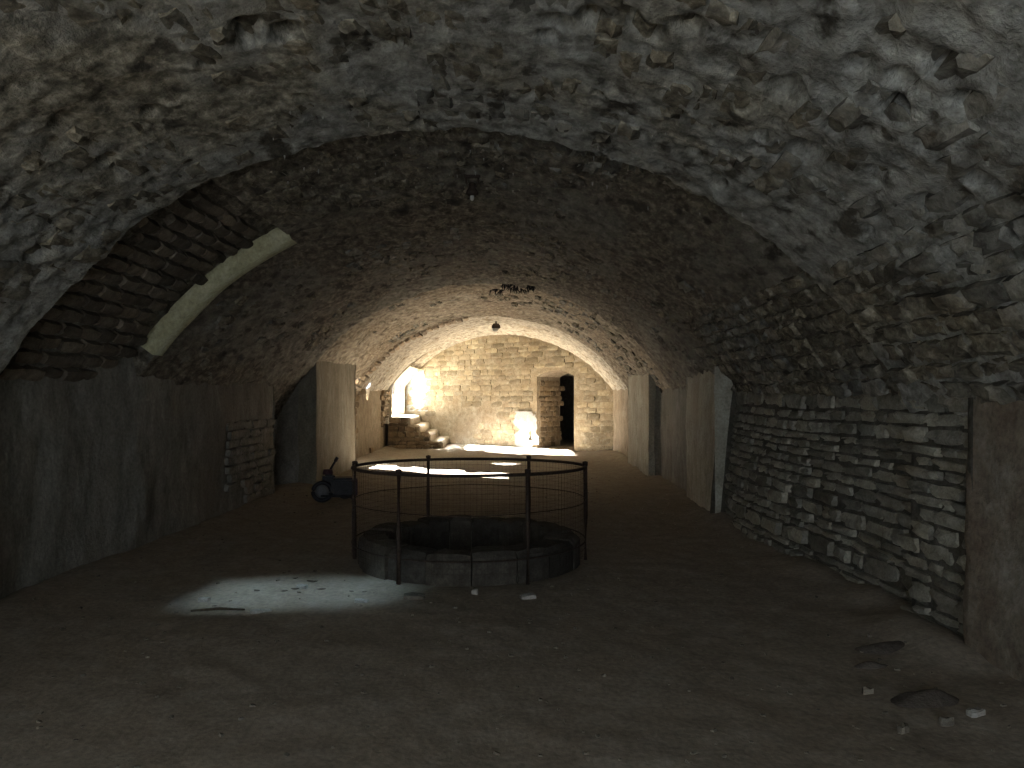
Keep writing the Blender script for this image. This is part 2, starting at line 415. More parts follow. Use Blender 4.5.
# ================================================================== VAULT
LWIN = (16.2, 17.6, 0.35, 1.92)  # assumed window behind the left pier, placed to admit the floor sun patch
S1 = -0.45                                       # upper end of the recess in the left haunch
SLOT = (5.2, 7.35); SLOT_OFF = 0.13
PITS = [(245, 22, .08, .10), (243, 36, .06, .09), (287, 30, .09, .08), (106, 160, .07, .05), (122, 168, .07, .05), (36, 252, .08, .08), (64, 226, .05, .06),
        (810, 150, .10, .09), (722, 180, .08, .07), (785, 88, .09, .06), (800, 84, .06, .06), (900, 102, .08, .05), (936, 133, .06, .07), (906, 75, .07, .06),
        (560, 18, .09, .05), (592, 14, .09, .05), (628, 16, .08, .05), (548, 32, .06, .04), (655, 30, .07, .06), (690, 22, .07, .06), (950, 60, .08, .06),
        (975, 95, .07, .06), (860, 60, .06, .05), (300, 95, .05, .05), (340, 60, .05, .05), (150, 110, .06, .05), (60, 120, .07, .05), (205, 60, .05, .04),
        (395, 42, .06, .05), (530, 92, .05, .04), (695, 150, .06, .05), (760, 130, .06, .05), (840, 120, .06, .05), (880, 170, .05, .05), (600, 90, .05, .04),
        (930, 205, .07, .06), (985, 180, .07, .06), (865, 230, .06, .05), (700, 255, .06, .05), (280, 335, .07, .09), (300, 325, .06, .08), (320, 200, .05, .05),
        (580, 180, .05, .05), (555, 240, .06, .06), (660, 260, .06, .06), (250, 262, .05, .05), (230, 320, .06, .06), (490, 140, .07, .06), (420, 120, .07, .06)]
PITSD = [(*px_vault(x, y), r * 0.9, dp * 1.7) for x, y, r, dp in PITS]
def vault_disp(s, d):
    """relief of the vault surface, positive = inwards"""
    p = np.stack([s * ARC / 2, d, 0 * s], -1)
    pl = p * np.array([1.0, 0.65, 1.0])
    h = 0.05 * fbm(pl, 0.9, 2, 5) + 0.028 * fbm(pl, 3.2, 3, 6) + 0.026 * fbm(p, 11, 3, 7) * (0.55 + 1.2 * np.clip(fbm(pl, 0.8, 2, 9) + 0.3, 0, 1))
    rid = 1 - np.abs(fbm(pl, 4.5, 2, 8)) * 2.2
    h = h + 0.012 * np.clip(rid, 0, 1) ** 2
    for ps, pd, r, dp in PITSD:
        w = p[..., 0] - ps * ARC / 2; q = d - pd
        h = h - dp * np.exp(-((w / (r * 0.8)) ** 2 + (q / r) ** 2) ** 1.5)
    return h
def vault_grid(d0, d1, nd, ns, extra_off, keep_fn=None, end_wall=False):
    s = np.linspace(-1.14, 1.14, ns); t = np.linspace(0, 1, nd)
    Sg, Tg = np.meshgrid(s, t, indexing='ij')
    if end_wall:
        X = CX + HA * np.sin(Sg * 0.95) / math.sin(0.95)
        De = bw_d(X) + 0.25
        Dg = d0 + (De - d0) * Tg
    else:
        Dg = d0 + (d1 - d0) * Tg
    off = extra_off(Sg, Dg)
    h = vault_disp(Sg, Dg)
    far = np.clip((Dg - 9) / 8, 0, 1)
    h = h * (1 - 0.35 * far)
    P = vpt(Sg, Dg, 0 * Dg) + vnormal(Sg, Dg) * (off - h)[..., None]
    keep = None
    if keep_fn is not None:
        Sc = (Sg[:-1, :-1] + Sg[1:, 1:]) / 2; Dc = (Dg[:-1, :-1] + Dg[1:, 1:]) / 2
        keep = keep_fn(Sc, Dc, (P[:-1, :-1] + P[1:, 1:]) / 2)
    return P, keep
ceiling = empty('ceiling', (CX, 5, ZS))
tag(ceiling, 'long rough stone barrel vault roofing the hall', 'vault', kind='structure')
def vpart(name, P, keep, mat):
    me = grid_mesh(name, P - np.array([CX, 5, ZS]), keep, True)
    return link(name, me, mat, ceiling)
P, k = vault_grid(-4.0, 2.0, 30, 120, lambda S, D: 0 * D); vpart('vault_bay', P, k, M_VAULT)
P, k = vault_grid(2.0, E1, 165, 420, lambda S, D: 0 * D); P1 = P; vpart('vault_bay', P, k, M_VAULT)
def off2(S, D):
    return 0.10 + np.where((S < S1) & (D < SLOT[1]), SLOT_OFF, 0.0)
HOLE = dict(x=(-2.93, -2.48), d=(5.22, 5.56))  # mouth of the assumed shaft, kept out of view
def keep2(S, D, Pc):
    hole = (Pc[..., 0] > HOLE['x'][0]) & (Pc[..., 0] < HOLE['x'][1]) & (D > HOLE['d'][0]) & (D < HOLE['d'][1])
    return ~hole
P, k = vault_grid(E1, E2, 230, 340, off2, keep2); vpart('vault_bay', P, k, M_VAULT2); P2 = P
DOORD = (22.5, 25.15); DOOR_TOP = 2.36
def keep3(S, D, Pc):
    return ~((D > DOORD[0]) & (D < DOORD[1]) & (Pc[..., 2] < DOOR_TOP) & (S < 0)) & ~((D > LWIN[0] - .05) & (D < LWIN[1] + .02) & (S < 0) & (Pc[..., 2] < LWIN[3])) & ~((np.hypot((D - 19.3) / 0.17, (S + 0.955) / 0.03) + 0.9 * fbm(Pc, 7, 2, 77)) < 0.9)
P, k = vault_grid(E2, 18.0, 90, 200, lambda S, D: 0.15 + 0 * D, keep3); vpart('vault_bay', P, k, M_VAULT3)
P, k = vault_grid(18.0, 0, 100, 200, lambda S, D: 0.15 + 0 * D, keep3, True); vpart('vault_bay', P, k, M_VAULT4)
# faces of the steps between the bays
def step_face(name, A, B, mat):
    n = len(A); V = np.concatenate([A, B]) - np.array([CX, 5, ZS])
    F = [(i, i + 1, n + i + 1, n + i) for i in range(n - 1)]
    return link(name, mesh(name, V, F, True), mat, ceiling)
A = P1[:, -1]; s_ = np.linspace(-1.14, 1.14, len(A))
step_face('arch_edge', A, vpt(s_, np.full(len(A), E1), np.full(len(A), 0.45)), M_VAULT)
A = P2[:, -1]; s_ = np.linspace(-1.14, 1.14, len(A))
step_face('arch_edge', A, vpt(s_, np.full(len(A), E2), np.full(len(A), 0.4)), M_VAULT2)
# the pale far cheek of the recess
ns = 60
s_ = np.linspace(-0.90, S1 + 0.005, ns); wob = 0.012 * np.array([fbm(np.array([q * 3, 0.0, 0.0]), 3, 2, 9) for q in s_])
MBf = MB()
lo = vpt(s_, np.full(ns, SLOT[1] + 0.0) , np.full(ns, 0.085) + wob); hi = vpt(s_, np.full(ns, SLOT[1]), np.full(ns, 0.24))
lo2 = lo + np.array([0, 0.16, 0]); lo[:, 1] -= 0.045; hi[:, 1] -= 0.045
V = np.concatenate([lo, hi, lo2]) - np.array([CX, 5, ZS])
F = [(i, i + 1, ns + i + 1, ns + i) for i in range(ns - 1)] + [(i + 1, i, 2 * ns + i, 2 * ns + i + 1) for i in range(ns - 1)]
o = link('recess_cheek', mesh('recess_cheek', V, F, True), M_YELLOW, ceiling); o['label'] = 'pale yellowish plastered cheek of the recess'
# assumed light shaft above the recess, unseen, for the pool of daylight
hx, hd = HOLE['x'], HOLE['d']; AX = Vector((-0.401, -0.148, 0.904))
def vz(X, off):
    R = (HA * HA + 1.79 ** 2) / 3.58; return ZS + 1.79 - R + math.sqrt((R + off) ** 2 - (X - CX) ** 2)
c0 = [Vector((x, d, vz(x, 0.24))) for x, d in ((hx[0] - .07, hd[0] - .05), (hx[1] + .07, hd[0] - .05), (hx[1] + .07, hd[1] + .06), (hx[0] - .07, hd[1] + .06))]
V = [p - Vector((CX, 5, ZS)) for p in c0] + [p + AX * 2.7 - Vector((CX, 5, ZS)) for p in c0]
link('assumed_light_shaft', mesh('assumed_light_shaft', V, [(0, 1, 5, 4), (1, 2, 6, 5), (2, 3, 7, 6), (3, 0, 4, 7)]), M_BRICK, ceiling)
# bricks inside the recess
bset = stone_set('recess_brick_shape', M_BRICK, 5, 300, 0.06)
bl = []
for i, s in enumerate(np.arange(-0.985, S1 - 0.03, 0.034)):
    d = SLOT[0] + 0.03 + (0.14 if i % 2 else 0)
    while d < SLOT[1] - 0.1:
        ln = random.uniform(0.22, 0.30); dm = d + ln / 2
        pt = vpt(np.array(s), np.array(dm), np.array(0.10 + SLOT_OFF))
        n = vnormal(np.array(s), np.array(dm))
        h = float(vault_disp(np.array(s), np.array(dm)))
        pt = pt - n * (h + random.uniform(0.0, 0.03))
        d += ln + 0.015
        if HOLE['x'][0] - .08 < pt[0] < HOLE['x'][1] + .08 and HOLE['d'][0] - .2 < dm < HOLE['d'][1] + .18: continue
        if dm + ln / 2 > SLOT[1] - 0.04: continue
        bl.append((stone_matrix(pt, (0, 1, 0), 0, -n, ln, 0.095, 0.10, random.uniform(-.05, .05)), px_size(pt, ln, .1)))
lay_stones('recess_brick', ceiling, bset, bl, 300)

# stones of the vault showing through the plaster
vset = stone_set('vault_stone_shape', M_VSTONE, 9, 100, 0.16)
vl = []
s = -0.97
while s < 0.985:
    ch = random.uniform(0.085, 0.15)
    sm = s + ch / ARC; s += 2 * (ch + 0.02) / ARC
    d = 2.1 + random.uniform(0, .3)
    while d < 17:
        ln = random.uniform(0.12, 0.32) * (1.0 if d < 9 else 1.25); dm = d + ln / 2; d += ln + 0.02
        if (d > E1 - 0.02 and dm < E1 + 0.08) or abs(dm - E2) < ln: continue
        if dm > E1 - 0.1 and dm < SLOT[1] + 0.2 and sm < S1 + 0.05: continue
        pp = np.array([sm * ARC / 2, dm, 0.0])
        cover = float(fbm(pp, 0.8, 2, 21)) + 0.35 * float(fbm(pp, 3, 2, 22))
        near_right = sm > 0.74 and dm < 9.5
        thr = 0.0 if dm < E1 else (0.0 if dm < E2 else 0.1)
        if near_right: thr = -0.6
        if cover < thr: continue
        off = float(seg_off(np.array(dm))); h = float(vault_disp(np.array(sm), np.array(dm)))
        n = vnormal(np.array(sm), np.array(dm)); pt = vpt(np.array(sm), np.array(dm), np.array(off))
        thick = 0.13
        proud = random.uniform(-0.035, 0.012) + (0.03 if near_right else 0)
        pt = pt - n * (h + proud - thick * 0.40)
        if not in_frame(pt, 60): continue
        vl.append((stone_matrix(pt, (0, 1, 0), 0, -n, ln, ch, thick, random.uniform(-.14, .14)), px_size(pt, ln, ch)))
lay_stones('vault_stone', ceiling, vset, vl, 300, 'vault_stonework')
print('vault stones', len(vl))

# ring of bricks across the far vault
rset = stone_set('ring_brick_shape', M_RING, 5, 400, 0.06)
rl = []
for i, s in enumerate(np.linspace(-0.97, -0.16, 22)):
    d = 17.9 + 0.0 * s
    n = vnormal(np.array(s), np.array(d)); h = float(vault_disp(np.array(s), np.array(d))) * 0.65
    pt = vpt(np.array(s), np.array(d), np.array(0.15)) - n * (h + random.uniform(-0.02, 0.02))
    rl.append((stone_matrix(pt, (0, 1, 0), 0, -n, 0.50, 0.105, 0.13, random.uniform(-.06, .06)), 6))
lay_stones('ring_brick', ceiling, rset, rl, 300)
# lime drips at the edge of the near bay
mbd = MB()
for _ in range(70):
    x = random.choice([random.gauss(392, 26), random.gauss(470, 30), random.gauss(660, 50), random.gauss(560, 60), random.gauss(300, 20)])
    s, d = px_vault(x, random.uniform(105, 225) if x > 600 else random.uniform(108, 190))
    off = float(seg_off(np.array(d))); n = vnormal(np.array(s), np.array(d)); h = float(vault_disp(np.array(s), np.array(d)))
    pt = vpt(np.array(s), np.array(d), np.array(off)) - n * (h - 0.01)
    L = random.uniform(0.015, 0.045)
    mbd.tube([pt, pt + np.array([0, 0, -L * .5]), pt + np.array([0, 0, -L])], [random.uniform(.006, .012), .005, .0015], 5)
mbd.v = [tuple(np.array(v) - np.array([CX, 5, ZS])) for v in mbd.v]
o = mbd.build('lime_drips', M_DRIP, ceiling, True); o['kind'] = 'stuff'

# ================================================================== RIGHT WALL
def right_off(d, z):
    """how far the right wall stands out into the hall"""
    o = 0.04 - 0.85 * seg_off(d)
    o = o + 0.26 * np.exp(-((d - 8.3) / 1.7) ** 2) * np.clip(1 - z / 1.7, 0, 1)
    o = o - 0.03 * ((d < 4.45)) + 0.10 * ((d > 9.35) & (d < 11.2)) + 0.19 * ((d > 14.2) & (d < 16.7)) - 0.10 * ((d > 4.45) & (d < 9.35))
    return o
def wall_grid(name, X0, sign, offf, d0, d1, step, zst, mat, keepf=None, ztop=1.78, amp=1.0, parent=None, z0=-0.15):
    d = np.linspace(d0 - .03, d1 + .03, int(round((d1 - d0) / step)) + 2); z = np.arange(z0, ztop + 1e-6, zst)
    D, Z = np.meshgrid(d, z, indexing='ij')
    p = np.stack([0 * D, D, Z], -1)
    h = amp * (0.05 * fbm(p, 1.0, 2, 31 + X0) + 0.03 * fbm(p * np.array([1, 1, .5]), 4, 3, 32) + 0.010 * fbm(p, 13, 2, 33))
    P = np.stack([X0 - sign * (offf(D, Z) + h), D, Z], -1)
    keep = None
    if keepf is not None: keep = keepf((D[:-1, :-1] + D[1:, 1:]) / 2, (Z[:-1, :-1] + Z[1:, 1:]) / 2)
    return link(name, grid_mesh(name, P, keep, True, flip=(sign < 0)), mat, parent)
wr = empty('wall_right', (XR, 8, 0)); tag(wr, 'right side wall of rough coursed limestone with plastered piers', 'wall', kind='structure')
def rpart(name, d0, d1, mat, step=0.05, amp=1.0, ztop=2.2):
    if 'pier' in name and d0 > 5: ztop = 2.2
    o = wall_grid(name, XR, 1, right_off, d0, d1, step, 0.05, mat, amp=amp, ztop=ztop)
    o.data.transform(Matrix.Translation((-XR, -8, 0))); o.parent = wr
    return o
rpart('plastered_pier', -4.0, 4.45, M_PIER, 0.05)
rpart('mortar_bed', 4.40, 9.40, M_MORTAR, 0.05, 0.4)
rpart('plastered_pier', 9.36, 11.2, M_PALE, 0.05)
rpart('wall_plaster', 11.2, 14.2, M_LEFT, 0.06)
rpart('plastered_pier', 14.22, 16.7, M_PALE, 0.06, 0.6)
rpart('wall_plaster', 16.65, 21.2, M_BROWN, 0.06)
# closing faces of the piers
def cheek(X0, sign, d, o0, o1, z1, mat, parent, origin):
    mb = MB(); zz = np.linspace(-0.15, z1, 12); vs = []
    for z in zz:
        j = 0.03 * float(fbm(np.array([d, z * 2, 0]), 2, 2, 41))
        vs += [(X0 - sign * (o0 - 0.12) - origin[0], d - origin[1], z), (X0 - sign * (o1 + j * .5) - origin[0], d - origin[1], z)]
    mb.add(vs, [(2 * i, 2 * i + 1, 2 * i + 3, 2 * i + 2) for i in range(len(zz) - 1)])
    return mb.build('pier_cheek', mat, parent, True)
cheek(XR, 1, 4.45, -0.25, -0.07, 2.2, M_PIER, wr, (XR, 8))
cheek(XR, 1, 9.35, -0.25, 0.16, 2.2, M_PALE, wr, (XR, 8))
cheek(XR, 1, 11.2, -0.25, 0.08, 2.2, M_PALE, wr, (XR, 8))
cheek(XR, 1, 14.2, -0.25, 0.10, 2.2, M_PALE, wr, (XR, 8))
cheek(XR, 1, 16.7, -0.25, 0.10, 2.2, M_PALE, wr, (XR, 8))
# coursed stones of the right wall
wset = stone_set('wall_stone_shape', M_WSTONE, 9, 200, 0.12)
wl = []
z = 0.0
while z < 1.76:
    ch = random.choice([0.07, 0.085, 0.10, 0.12, 0.15]) + random.uniform(-.01, .01)
    d = 4.34 + random.uniform(0, .1)
    while d < 9.3:
        ln = random.uniform(0.13, 0.42) * (0.75 + ch * 3); ln = min(ln, 9.42 - d)
        dm = d + ln / 2
        zz = z + ch / 2 + 0.035 * float(fbm(np.array([dm, z, 0.0]), 0.7, 2, 51))
        o = float(right_off(np.array(min(max(dm, 4.5), 9.3)), np.array(zz)))
        pt = np.array([XR - o - random.uniform(-0.012, 0.022) + 0.05, dm, zz])
        c2 = ch * random.uniform(0.82, 1.0)
        wl.append((stone_matrix(pt, (0, 1, 0), 0, (-1, 0, random.uniform(-.06, .06)), ln - 0.012, c2 - 0.008, 0.16, random.uniform(-.04, .04)), px_size(pt, ln, ch)))
        d += ln + random.uniform(0.0, 0.02)
    z += ch + 0.004
lay_stones('wall_stone', wr, wset, wl, 300, 'wall_stonework')
print('wall stones', len(wl))

# ================================================================== LEFT WALL
NICHE = (5.2, 7.36)
def left_off(d, z):
    o = 0.04 - 0.85 * seg_off(d)
    o = o - 0.11 * np.clip(np.minimum(d - NICHE[0], NICHE[1] - d) / 0.6, 0, 1) - 0.35 * ((d > 11.6) & (d < 12.85)) + 0.36 * ((d >= 12.85) & (d < 16.1))
    return o
def lkeep(D, Z):
    win = (D > LWIN[0]) & (D < LWIN[1]) & (Z > LWIN[2]) & (Z < LWIN[3])
    dr = (D > DOORD[0]) & (D < DOORD[1]) & (Z > 0.86)
    side = (D > 0.25) & (D < 1.75) & (Z > 0.7) & (Z < 1.62)  # gap for the assumed window beside the camera
    spot = np.hypot((D - 19.3) / 0.35, (Z - 1.72) / 0.30) < 1
    return ~(win | dr | side | spot)
wlft = empty('wall_left', (XL, 8, 0)); tag(wlft, 'left side wall of dark streaked plaster with a projecting pier', 'wall', kind='structure')
def lpart(name, d0, d1, mat, step=0.05, amp=1.0):
    o = wall_grid(name, XL, -1, left_off, d0, d1, step, 0.05, mat, lkeep, amp=amp, ztop=2.25)
    o.data.transform(Matrix.Translation((-XL, -8, 0))); o.parent = wlft
    return o
lpart('wall_plaster', -4.0, NICHE[0], M_LEFT)
lpart('recess_plaster', NICHE[0] + .001, NICHE[1], M_LEFT)
lpart('wall_plaster', NICHE[1] + .001, 11.6, M_LEFT)
lpart('recess_plaster', 11.61, 12.84, M_LEFT)
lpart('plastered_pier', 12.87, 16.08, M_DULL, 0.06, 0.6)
lpart('wall_plaster', 16.1, 25.8, M_BROWN, 0.05)
for d, a, b, m in ((11.6, -.5, -.03, M_LEFT), (12.85, -.5, .28, M_DULL), (16.1, -.3, .28, M_DULL)):
    cheek(XL, -1, d, a, b, 2.25, m, wlft, (XL, 8))
# stones showing in the left wall
llset = stone_set('left_stone_shape', M_LEFT, 5, 250, 0.1)
ll = []
for z in np.arange(0.12, 1.2, 0.11):
    d = 9.6 + random.uniform(0, .2)
    while d < 11.3:
        ln = random.uniform(.18, .4)
        pt = (XL - 0.055 + random.uniform(-.012, .02), d + ln / 2, z)
        if fbm(np.array(pt), 1.2, 2, 61) > -0.05:
            ll.append((stone_matrix(pt, (0, 1, 0), 0, (1, 0, 0), ln, 0.10, 0.12, random.uniform(-.04, .04)), px_size(pt, ln, .1)))
        d += ln + 0.02
for z in np.arange(0.10, 1.7, 0.15):                                   # warm stones beyond the pier
    d = 17.1 + random.uniform(0, .3)
    while d < 22.8:
        ln = random.uniform(.25, .5)
        pt = (XL - 0.10 + random.uniform(-.01, .035), d + ln / 2, z)
        if fbm(np.array(pt), 0.9, 2, 62) > (0.25 if z < 1.1 else 0.0):
            ll.append((stone_matrix(pt, (0, 1, 0), 0, (1, 0, 0), ln, 0.13, 0.12, random.uniform(-.04, .04)), px_size(pt, ln, .1)))
        d += ln + 0.02
brs = [me.copy() for me in llset]
for me in brs: me.materials.clear(); me.materials.append(M_RUBBLE)
lay_stones('wall_stone', wlft, llset, [q for q in ll if q[0].translation.y < 12], 300)
lay_stones('wall_stone', wlft, brs, [q for q in ll if q[0].translation.y >= 12], 300)
# reveal of an assumed window, unseen behind the pier, for the sun patch
w0, w1, wz0, wz1 = LWIN
mb = MB(); xo = XL - 0.35; xi = XL - 0.05
mb.add([(xi, w0, wz0), (xo, w0, wz0), (xo, w0, wz1), (xi, w0, wz1), (xi, w1, wz0), (xo, w1, wz0), (xo, w1, wz1), (xi, w1, wz1)],
       [(0, 1, 2, 3), (4, 7, 6, 5), (0, 4, 5, 1), (3, 2, 6, 7)])
win = mb.build('assumed_window_1', M_BROWN); tag(win, 'assumed low window opening hidden behind the left pier', 'window', kind='structure')
mb = MB(); xo = XL - 0.45; w0, w1, wz0, wz1 = 0.25, 1.75, 0.7, 1.62  # window beside the camera, assumed for the light on the right side
mb.add([(xi, w0, wz0), (xo, w0, wz0), (xo, w0, wz1), (xi, w0, wz1), (xi, w1, wz0), (xo, w1, wz0), (xo, w1, wz1), (xi, w1, wz1)],
       [(0, 1, 2, 3), (4, 7, 6, 5), (0, 4, 5, 1), (3, 2, 6, 7)])
win = mb.build('assumed_window_2', M_LEFT); tag(win, 'assumed broad low window opening in the left wall beside the camera', 'window', kind='structure')

# ================================================================== END WALL
def bw_pt(u, z, out=0.0):
    """u along the end wall from its left corner, out = towards the hall"""
    q = BW_L + BW_U * u - BW_N * out
    return (q[0], q[1], z)
uD0 = float(np.dot(np.array([0.722, 22.25]) - BW_L, BW_U)); uD1 = float(np.dot(np.array([1.73, 21.48]) - BW_L, BW_U))
def door_top(u): 
    t = (u - uD0) / (uD1 - uD0)
    return 2.06 + 0.17 * (1 - (2 * t - 1) ** 2)
wb = empty('wall_back', bw_pt(BW_LEN / 2, 0)); tag(wb, 'sunlit limestone end wall with a dark arched doorway', 'wall', kind='structure')
OB = np.array(wb.location)
def bmesh_local(name, V, F, mat, parent=None, smooth=True):
    return link(name, mesh(name, [np.array(v) - OB for v in V], F, smooth), mat, parent or wb)
us = np.concatenate([np.arange(-0.4, uD0 - 0.03, 0.07), np.linspace(uD0, uD1, 15), np.arange(uD1 + 0.06, BW_LEN + 0.4, 0.07)])
zs = np.linspace(0, 1, 46)
V = []; F = []
for u in us:
    for t in zs:
        inside = uD0 - 1e-6 <= u <= uD1 + 1e-6
        z = -0.15 + t * 3.75
        q = np.array(bw_pt(u, z)); h = 0.04 * float(fbm(q, 1.2, 2, 71)) + 0.02 * float(fbm(q, 5, 2, 72))
        e = min(abs(u - uD0), abs(u - uD1)); h *= min(1, e / .2) if z < 2.4 else 1
        V.append(bw_pt(u, z, h))
m_ = len(zs)
V = np.array(V).reshape(len(us), m_, 3)
for i, u in enumerate(us):                                             # re-space the columns above the doorway
    if uD0 - 1e-6 <= u <= uD1 + 1e-6:
        zt = door_top(u)
        V[i, :, 2] = zt + zs * (3.6 - zt)
def col_quads():
    F = []
    for i in range(len(us) - 1):
        a_in = uD0 - 1e-6 <= us[i] <= uD1 + 1e-6; b_in = uD0 - 1e-6 <= us[i + 1] <= uD1 + 1e-6
        if a_in != b_in: continue
        for j in range(m_ - 1):
            F.append((i * m_ + j, (i + 1) * m_ + j, (i + 1) * m_ + j + 1, i * m_ + j + 1))
    return F
bmesh_local('wall_plaster', V.reshape(-1, 3), col_quads(), M_BACK)
# the strips beside the doorway
nu = len(us); Vl = [tuple(v) for v in V.reshape(-1, 3)]
iL = int(np.argmax(us >= uD0 - 1e-6)); iR = nu - 1 - int(np.argmax(us[::-1] <= uD1 + 1e-6))
for a_, b_, ud in ((iL - 1, iL, uD0), (iR + 1, iR, uD1)):
    poly = [Vl[a_ * m_ + j] for j in range(m_)] + [Vl[b_ * m_ + j] for j in range(m_ - 1, -1, -1)] + [bw_pt(ud, -.15)]
    bmesh_local('door_jamb', poly, [tuple(range(len(poly)))], M_BACK)
# stones of the end wall
bset2 = stone_set('end_stone_shape', M_BSTONE, 8, 500, 0.12)
bl = []; z = 0.05
def arc_z(X, d):
    r = float(rise(d)); R = (HA * HA + r * r) / (2 * r); return ZS + r - R + math.sqrt(max(0.0, (R + .15) ** 2 - (X - CX) ** 2))
while z < 3.3:
    ch = random.uniform(0.11, 0.17); u = 0.1 + random.uniform(0, .2)
    while u < BW_LEN - 0.1:
        ln = random.uniform(0.20, 0.46); um = u + ln / 2; u += ln + 0.02
        zm = z + ch / 2
        if um + ln / 2 > uD0 - 0.06 and um - ln / 2 < uD1 + 0.06 and zm < 2.34: continue
        q = bw_pt(um, zm, 0.0)
        if zm > arc_z(q[0], q[1]) - 0.06: continue
        if um < 1.9 and zm < 0.5 + 0.4 * (um < 1.2): continue
        t = float(fbm(np.array(q), 0.8, 2, 73))
        px = to_px(np.array(q))
        w_ = 14 * float(fbm(np.array(q), 1.6, 2, 74)); patch = (px[0] < 503 + w_ and px[1] > 400 - 1.2 * w_ and px[0] > 432 + w_)          # a large plastered patch low in the middle
        if patch and t < 0.35: continue
        if px[0] < 430 and t < -0.25: continue
        h = 0.04 * float(fbm(np.array(q), 1.2, 2, 71))
        q = bw_pt(um, zm, h + random.uniform(-0.045, -0.022))
        bl.append((stone_matrix(q, (BW_U[0], BW_U[1], 0), 0, (-BW_N[0], -BW_N[1], 0), ln, ch, 0.10, random.uniform(-.05, .05)), px_size(q, ln, ch)))
    z += ch + 0.018
lay_stones('wall_stone', wb, bset2, bl, 300, 'wall_stonework')
print('end wall stones', len(bl))
# daylight painted low beside the doorway, lime wash upper left, on top of the stones
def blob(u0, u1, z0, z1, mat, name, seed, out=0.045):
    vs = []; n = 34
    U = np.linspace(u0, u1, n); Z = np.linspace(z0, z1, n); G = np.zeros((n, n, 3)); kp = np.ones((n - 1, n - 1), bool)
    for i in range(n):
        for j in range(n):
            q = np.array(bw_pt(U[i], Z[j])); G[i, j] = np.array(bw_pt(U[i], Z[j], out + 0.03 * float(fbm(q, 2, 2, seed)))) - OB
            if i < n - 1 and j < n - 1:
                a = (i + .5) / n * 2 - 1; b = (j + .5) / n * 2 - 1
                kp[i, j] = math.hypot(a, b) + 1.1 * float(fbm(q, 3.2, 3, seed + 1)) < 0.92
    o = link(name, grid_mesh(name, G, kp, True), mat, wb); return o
o = blob(uD0 - 0.85, uD0 + 0.10, -0.25, 1.05, M_LIME_GLOW, 'whitewash_and_glow_patch', 81); o['label'] = 'bluish white daylight painted on the wall beside the doorway'
o = blob(0.05, 1.15, 1.0, 2.35, M_LIME_GLOW, 'whitewash_and_glow_patch', 85, 0.03)
# passage behind the doorway
dr = empty('door_1', bw_pt((uD0 + uD1) / 2, 0)); tag(dr, 'arched doorway in the end wall opening on a dark passage', 'doorway', kind='structure')
OD = np.array(dr.location)
def dpart(name, V, F, mat): return link(name, mesh(name, [np.array(v) - OD for v in V], F), mat, dr)
def strip(u, deep, z1, n=10):
    return [bw_pt(u, -.1, 0), bw_pt(u, -.1, -deep), bw_pt(u, z1, -deep), bw_pt(u, z1, 0)]
dpart('reveal', strip(uD0, 1.2, 2.1), [(0, 1, 2, 3)], M_BROWN)
dpart('reveal', strip(uD1, 1.2, 2.1), [(0, 3, 2, 1)], M_BROWN)
vs = []
for t in np.linspace(0, 1, 13):
    u = uD0 + (uD1 - uD0) * t; vs += [bw_pt(u, door_top(u), 0.0), bw_pt(u, door_top(u), -1.2)]
dpart('soffit', vs, [(2 * i, 2 * i + 2, 2 * i + 3, 2 * i + 1) for i in range(12)], M_BROWN)
# the dark room beyond
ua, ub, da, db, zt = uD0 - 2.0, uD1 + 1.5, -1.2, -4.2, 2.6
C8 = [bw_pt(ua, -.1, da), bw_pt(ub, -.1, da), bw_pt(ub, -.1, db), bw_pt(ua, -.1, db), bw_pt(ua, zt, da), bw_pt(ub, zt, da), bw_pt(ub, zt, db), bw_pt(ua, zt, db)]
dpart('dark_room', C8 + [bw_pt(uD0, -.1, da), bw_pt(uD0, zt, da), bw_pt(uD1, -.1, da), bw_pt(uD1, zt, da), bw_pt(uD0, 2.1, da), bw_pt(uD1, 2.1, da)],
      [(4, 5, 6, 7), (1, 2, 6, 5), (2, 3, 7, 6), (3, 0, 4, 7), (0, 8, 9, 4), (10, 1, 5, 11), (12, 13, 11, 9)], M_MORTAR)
vs = [bw_pt(ua, -.02, 0.3), bw_pt(ub, -.02, 0.3), bw_pt(ub, -.02, db), bw_pt(ua, -.02, db)]
dpart('passage_floor', vs, [(0, 1, 2, 3)], M_FLOOR)
rl = []
for z in np.arange(0.08, 2.0, 0.15):                                   # stones of the lit reveal
    o_ = 0.08 + random.uniform(0, .15)
    while o_ < 1.1:
        ln = random.uniform(.18, .36)
        q = bw_pt(uD0 - 0.02, z, -(o_ + ln / 2)); o_ += ln + .02
        rl.append((stone_matrix(q, (BW_N[0], BW_N[1], 0), 0, (BW_U[0], BW_U[1], 0), ln, 0.135, 0.10), 6))
lay_stones('reveal_stone', dr, brs, rl, 300)

# ================================================================== STAIR DOOR IN THE LEFT WALL AND THE STEPS
d2 = empty('door_2', (XL, sum(DOORD) / 2, 0.88)); tag(d2, 'bright doorway at the head of the stone steps', 'doorway', kind='structure')
O2 = np.array(d2.location)
def vault_x_at(z, d):
    r = float(rise(d)); R = (HA * HA + r * r) / (2 * r); zc = ZS + r - R
    return XL if z < ZS else CX - math.sqrt(max((R + .15) ** 2 - (z - zc) ** 2, 0))
def jamb(d, xo):
    vs = []; zz = np.linspace(0.75, DOOR_TOP + .4, 16)
    for z in zz: vs += [(xo, d, z), (max(vault_x_at(z, d), XL) + 0.04, d, z)]
    return link('jamb', mesh('jamb', [np.array(v) - O2 for v in vs], [(2 * i, 2 * i + 1, 2 * i + 3, 2 * i + 2) for i in range(15)]), M_STEP, d2)
jamb(DOORD[0], XL - 0.4); jamb(DOORD[1], XL - 0.4)
